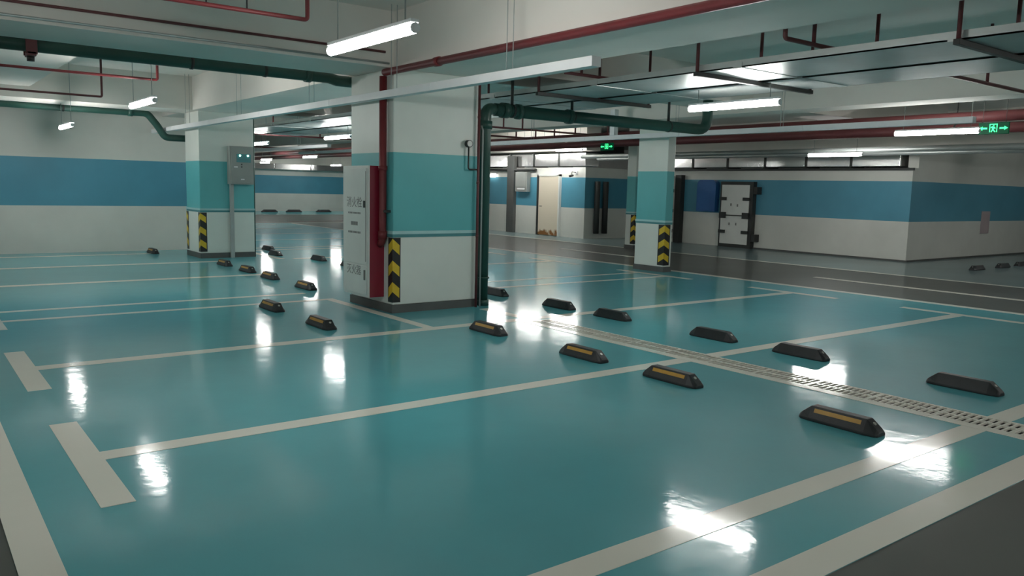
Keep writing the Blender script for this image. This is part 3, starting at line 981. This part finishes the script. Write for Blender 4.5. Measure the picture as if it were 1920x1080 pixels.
# ------------------------------------------------------------------ lobby wall: beige door, wall panel, pipes
d1 = struct(MB().box(16.93, 19.72, 0.02, 17.0, 20.72, 1.92, 0.004).build('door_1', 'beige_door', origin=(16.93, 19.72, 0)), 'beige metal door with rust along its bottom edge')
d1['_o'] = (16.93, 19.72, 0.0)
MB().box(16.91, 20.72, 0.0, 17.0, 20.80, 1.98).build('door_frame', 'dark_steel', d1)
MB().box(16.91, 19.66, 0.0, 17.0, 19.72, 1.98).build('door_frame', 'white_enamel', d1)
MB().box(16.91, 19.66, 1.92, 17.0, 20.80, 1.98).build('door_frame', 'white_enamel', d1)
MB().tube([(16.93, 20.62, 0.95), (16.89, 20.62, 0.95), (16.89, 20.50, 0.95)], 0.012, 8).build('handle', 'dark_steel', d1)
ep = thing('electrical_panel', 'grey electrical panel with a print strip on the wall left of the beige door', 'electrical box', (17.0, 21.55, 1.36))
MB().box(16.84, 21.25, 1.40, 17.0, 21.88, 2.06, 0.006).build('case', 'grey_box', ep)
MB().box(16.825, 21.28, 1.55, 16.842, 21.85, 2.03, 0.004).build('door', 'grey_box', ep)
MB().box(16.822, 21.35, 1.47, 16.842, 21.75, 1.52).build('label_strip', 'white_metal', ep)
cl = thing('wall_camera', 'small camera bracket on the wall above the lit blue band', 'camera', (17.0, 18.95, 2.0))
MB().box(16.96, 18.90, 1.98, 17.0, 19.0, 2.08, 0.003).build('mount', 'white_metal', cl)
MB().tube([(16.97, 18.95, 2.04), (16.80, 18.95, 2.06), (16.78, 18.95, 1.96)], 0.014, 8).build('arm', 'dark_steel', cl)
MB().tube([(16.84, 18.95, 1.95), (16.70, 18.95, 1.92)], 0.035, 10).build('camera_body', 'dark_steel', cl)
for x, lb in ((17.42, 'dark upright pipe on the shaded wall by the lobby, left one of two'), (17.78, 'dark upright pipe on the shaded wall by the lobby, right one of two')):
    pipe('dark_upright_pipe', lb, 'pipe', [(x, 18.44, 0.16), (x, 18.44, 1.78)], 0.09, 'dark_steel', 12, 'dark upright pipes')

# ------------------------------------------------------------------ blast door in the right wall
bd = struct(MB().box(18.72, 13.77, 0.10, 18.84, 14.70, 1.75, 0.006).build('door_2', 'white_enamel', origin=(18.72, 13.77, 0)), 'white steel blast door with dark hinges in the right wall')
bd['_o'] = (18.72, 13.77, 0.0)
MB().box(18.74, 13.66, 0.0, 18.90, 13.77, 1.84).build('door_frame', 'dark_steel', bd)
MB().box(18.74, 14.70, 0.0, 18.90, 14.76, 1.84).build('door_frame', 'dark_steel', bd)
MB().box(18.74, 13.77, 1.75, 18.90, 14.70, 1.84).build('door_frame', 'dark_steel', bd)
MB().box(18.74, 13.77, 0.0, 18.90, 14.70, 0.10).build('sill', 'dark_steel', bd)
for z, h in ((1.36, 0.045), (0.90, 0.085), (0.44, 0.045)):
    for ya, yb in ((13.74, 13.96), (14.52, 14.74)):
        MB().box(18.69, ya, z - h, 18.73, yb, z + h, 0.004).build('hinge', 'dark_steel', bd)
MB().box(18.69, 13.94, 0.885, 18.715, 14.54, 0.915).build('latch_bar', 'dark_steel', bd)
for y, z in ((14.36, 1.20), (14.14, 1.18), (14.39, 0.66), (14.16, 0.66)):
    MB().box(18.715, y - 0.02, z - 0.035, 18.722, y + 0.02, z + 0.035).build('scuff_mark', 'print_grey', bd)
for z in (0.30, 1.60):
    MB().box(18.70, 13.50, z - 0.10, 18.90, 13.62, z + 0.10, 0.004).build('wall_hinge', 'dark_steel', bd)

# blue cover with rounded shoulders left of the blast door
pts = [(15.60, 0.98), (15.60, 1.74)] + [(15.46 + 0.14 * math.cos(a), 1.74 + 0.14 * math.sin(a)) for a in [i * PI / 12 for i in range(7)]]
pts += [(15.06 + 0.14 * math.cos(a), 1.74 + 0.14 * math.sin(a)) for a in [PI / 2 + i * PI / 12 for i in range(7)]] + [(14.93, 0.98)]
bp = thing('blue_cover', 'royal blue panel with rounded top corners left of the blast door', 'panel', (18.9, 15.2, 0.98))
MB().prism(pts, 'x', 18.72, 18.895).build('panel_body', 'royal_blue', bp)
MB().box(18.715, 15.04, 1.02, 18.722, 15.50, 1.05).build('lower_rib', 'royal_blue', bp)

# open leaf standing off the wall beside the slim pillar
ol = struct(MB().box(18.20, 16.44, 0.12, 18.86, 16.52, 1.98, 0.006).build('door_3', 'white_enamel', origin=(18.20, 16.44, 0)), 'white steel door leaf standing open, seen beside the slim pillar')
ol['_o'] = (18.20, 16.44, 0.0)
MB().box(18.72, 16.22, 0.0, 18.9, 16.44, 2.02).build('door_frame', 'dark_steel', ol)
for z in (0.35, 0.95, 1.55):
    MB().box(18.50, 16.41, z - 0.05, 18.66, 16.44, z + 0.05, 0.003).build('hinge', 'dark_steel', ol)

el = thing('emergency_lamp', 'small lit oval lamp on the lobby wall, just right of the green riser', 'lamp', (17.0, 23.35, 1.95))
MB().box(16.93, 23.1, 1.98, 17.0, 23.6, 2.03, 0.004).build('case', 'white_metal', el)
MB().tube([(16.90, 23.12, 1.93), (16.90, 23.58, 1.93)], 0.05, 12).build('lamp_cover', 'led_white', el)

# faded notice on the end wall
tag(MB().box(22.70, 9.385, 0.62, 23.20, 9.398, 1.20, 0.002).build('faded_notice', 'pale_pink', origin=(22.95, 9.39, 0.9)), 'faded pinkish paper notice on the end wall at the far right', 'notice')

for o in bpy.data.objects:
    if '_o' in o:
        del o['_o']
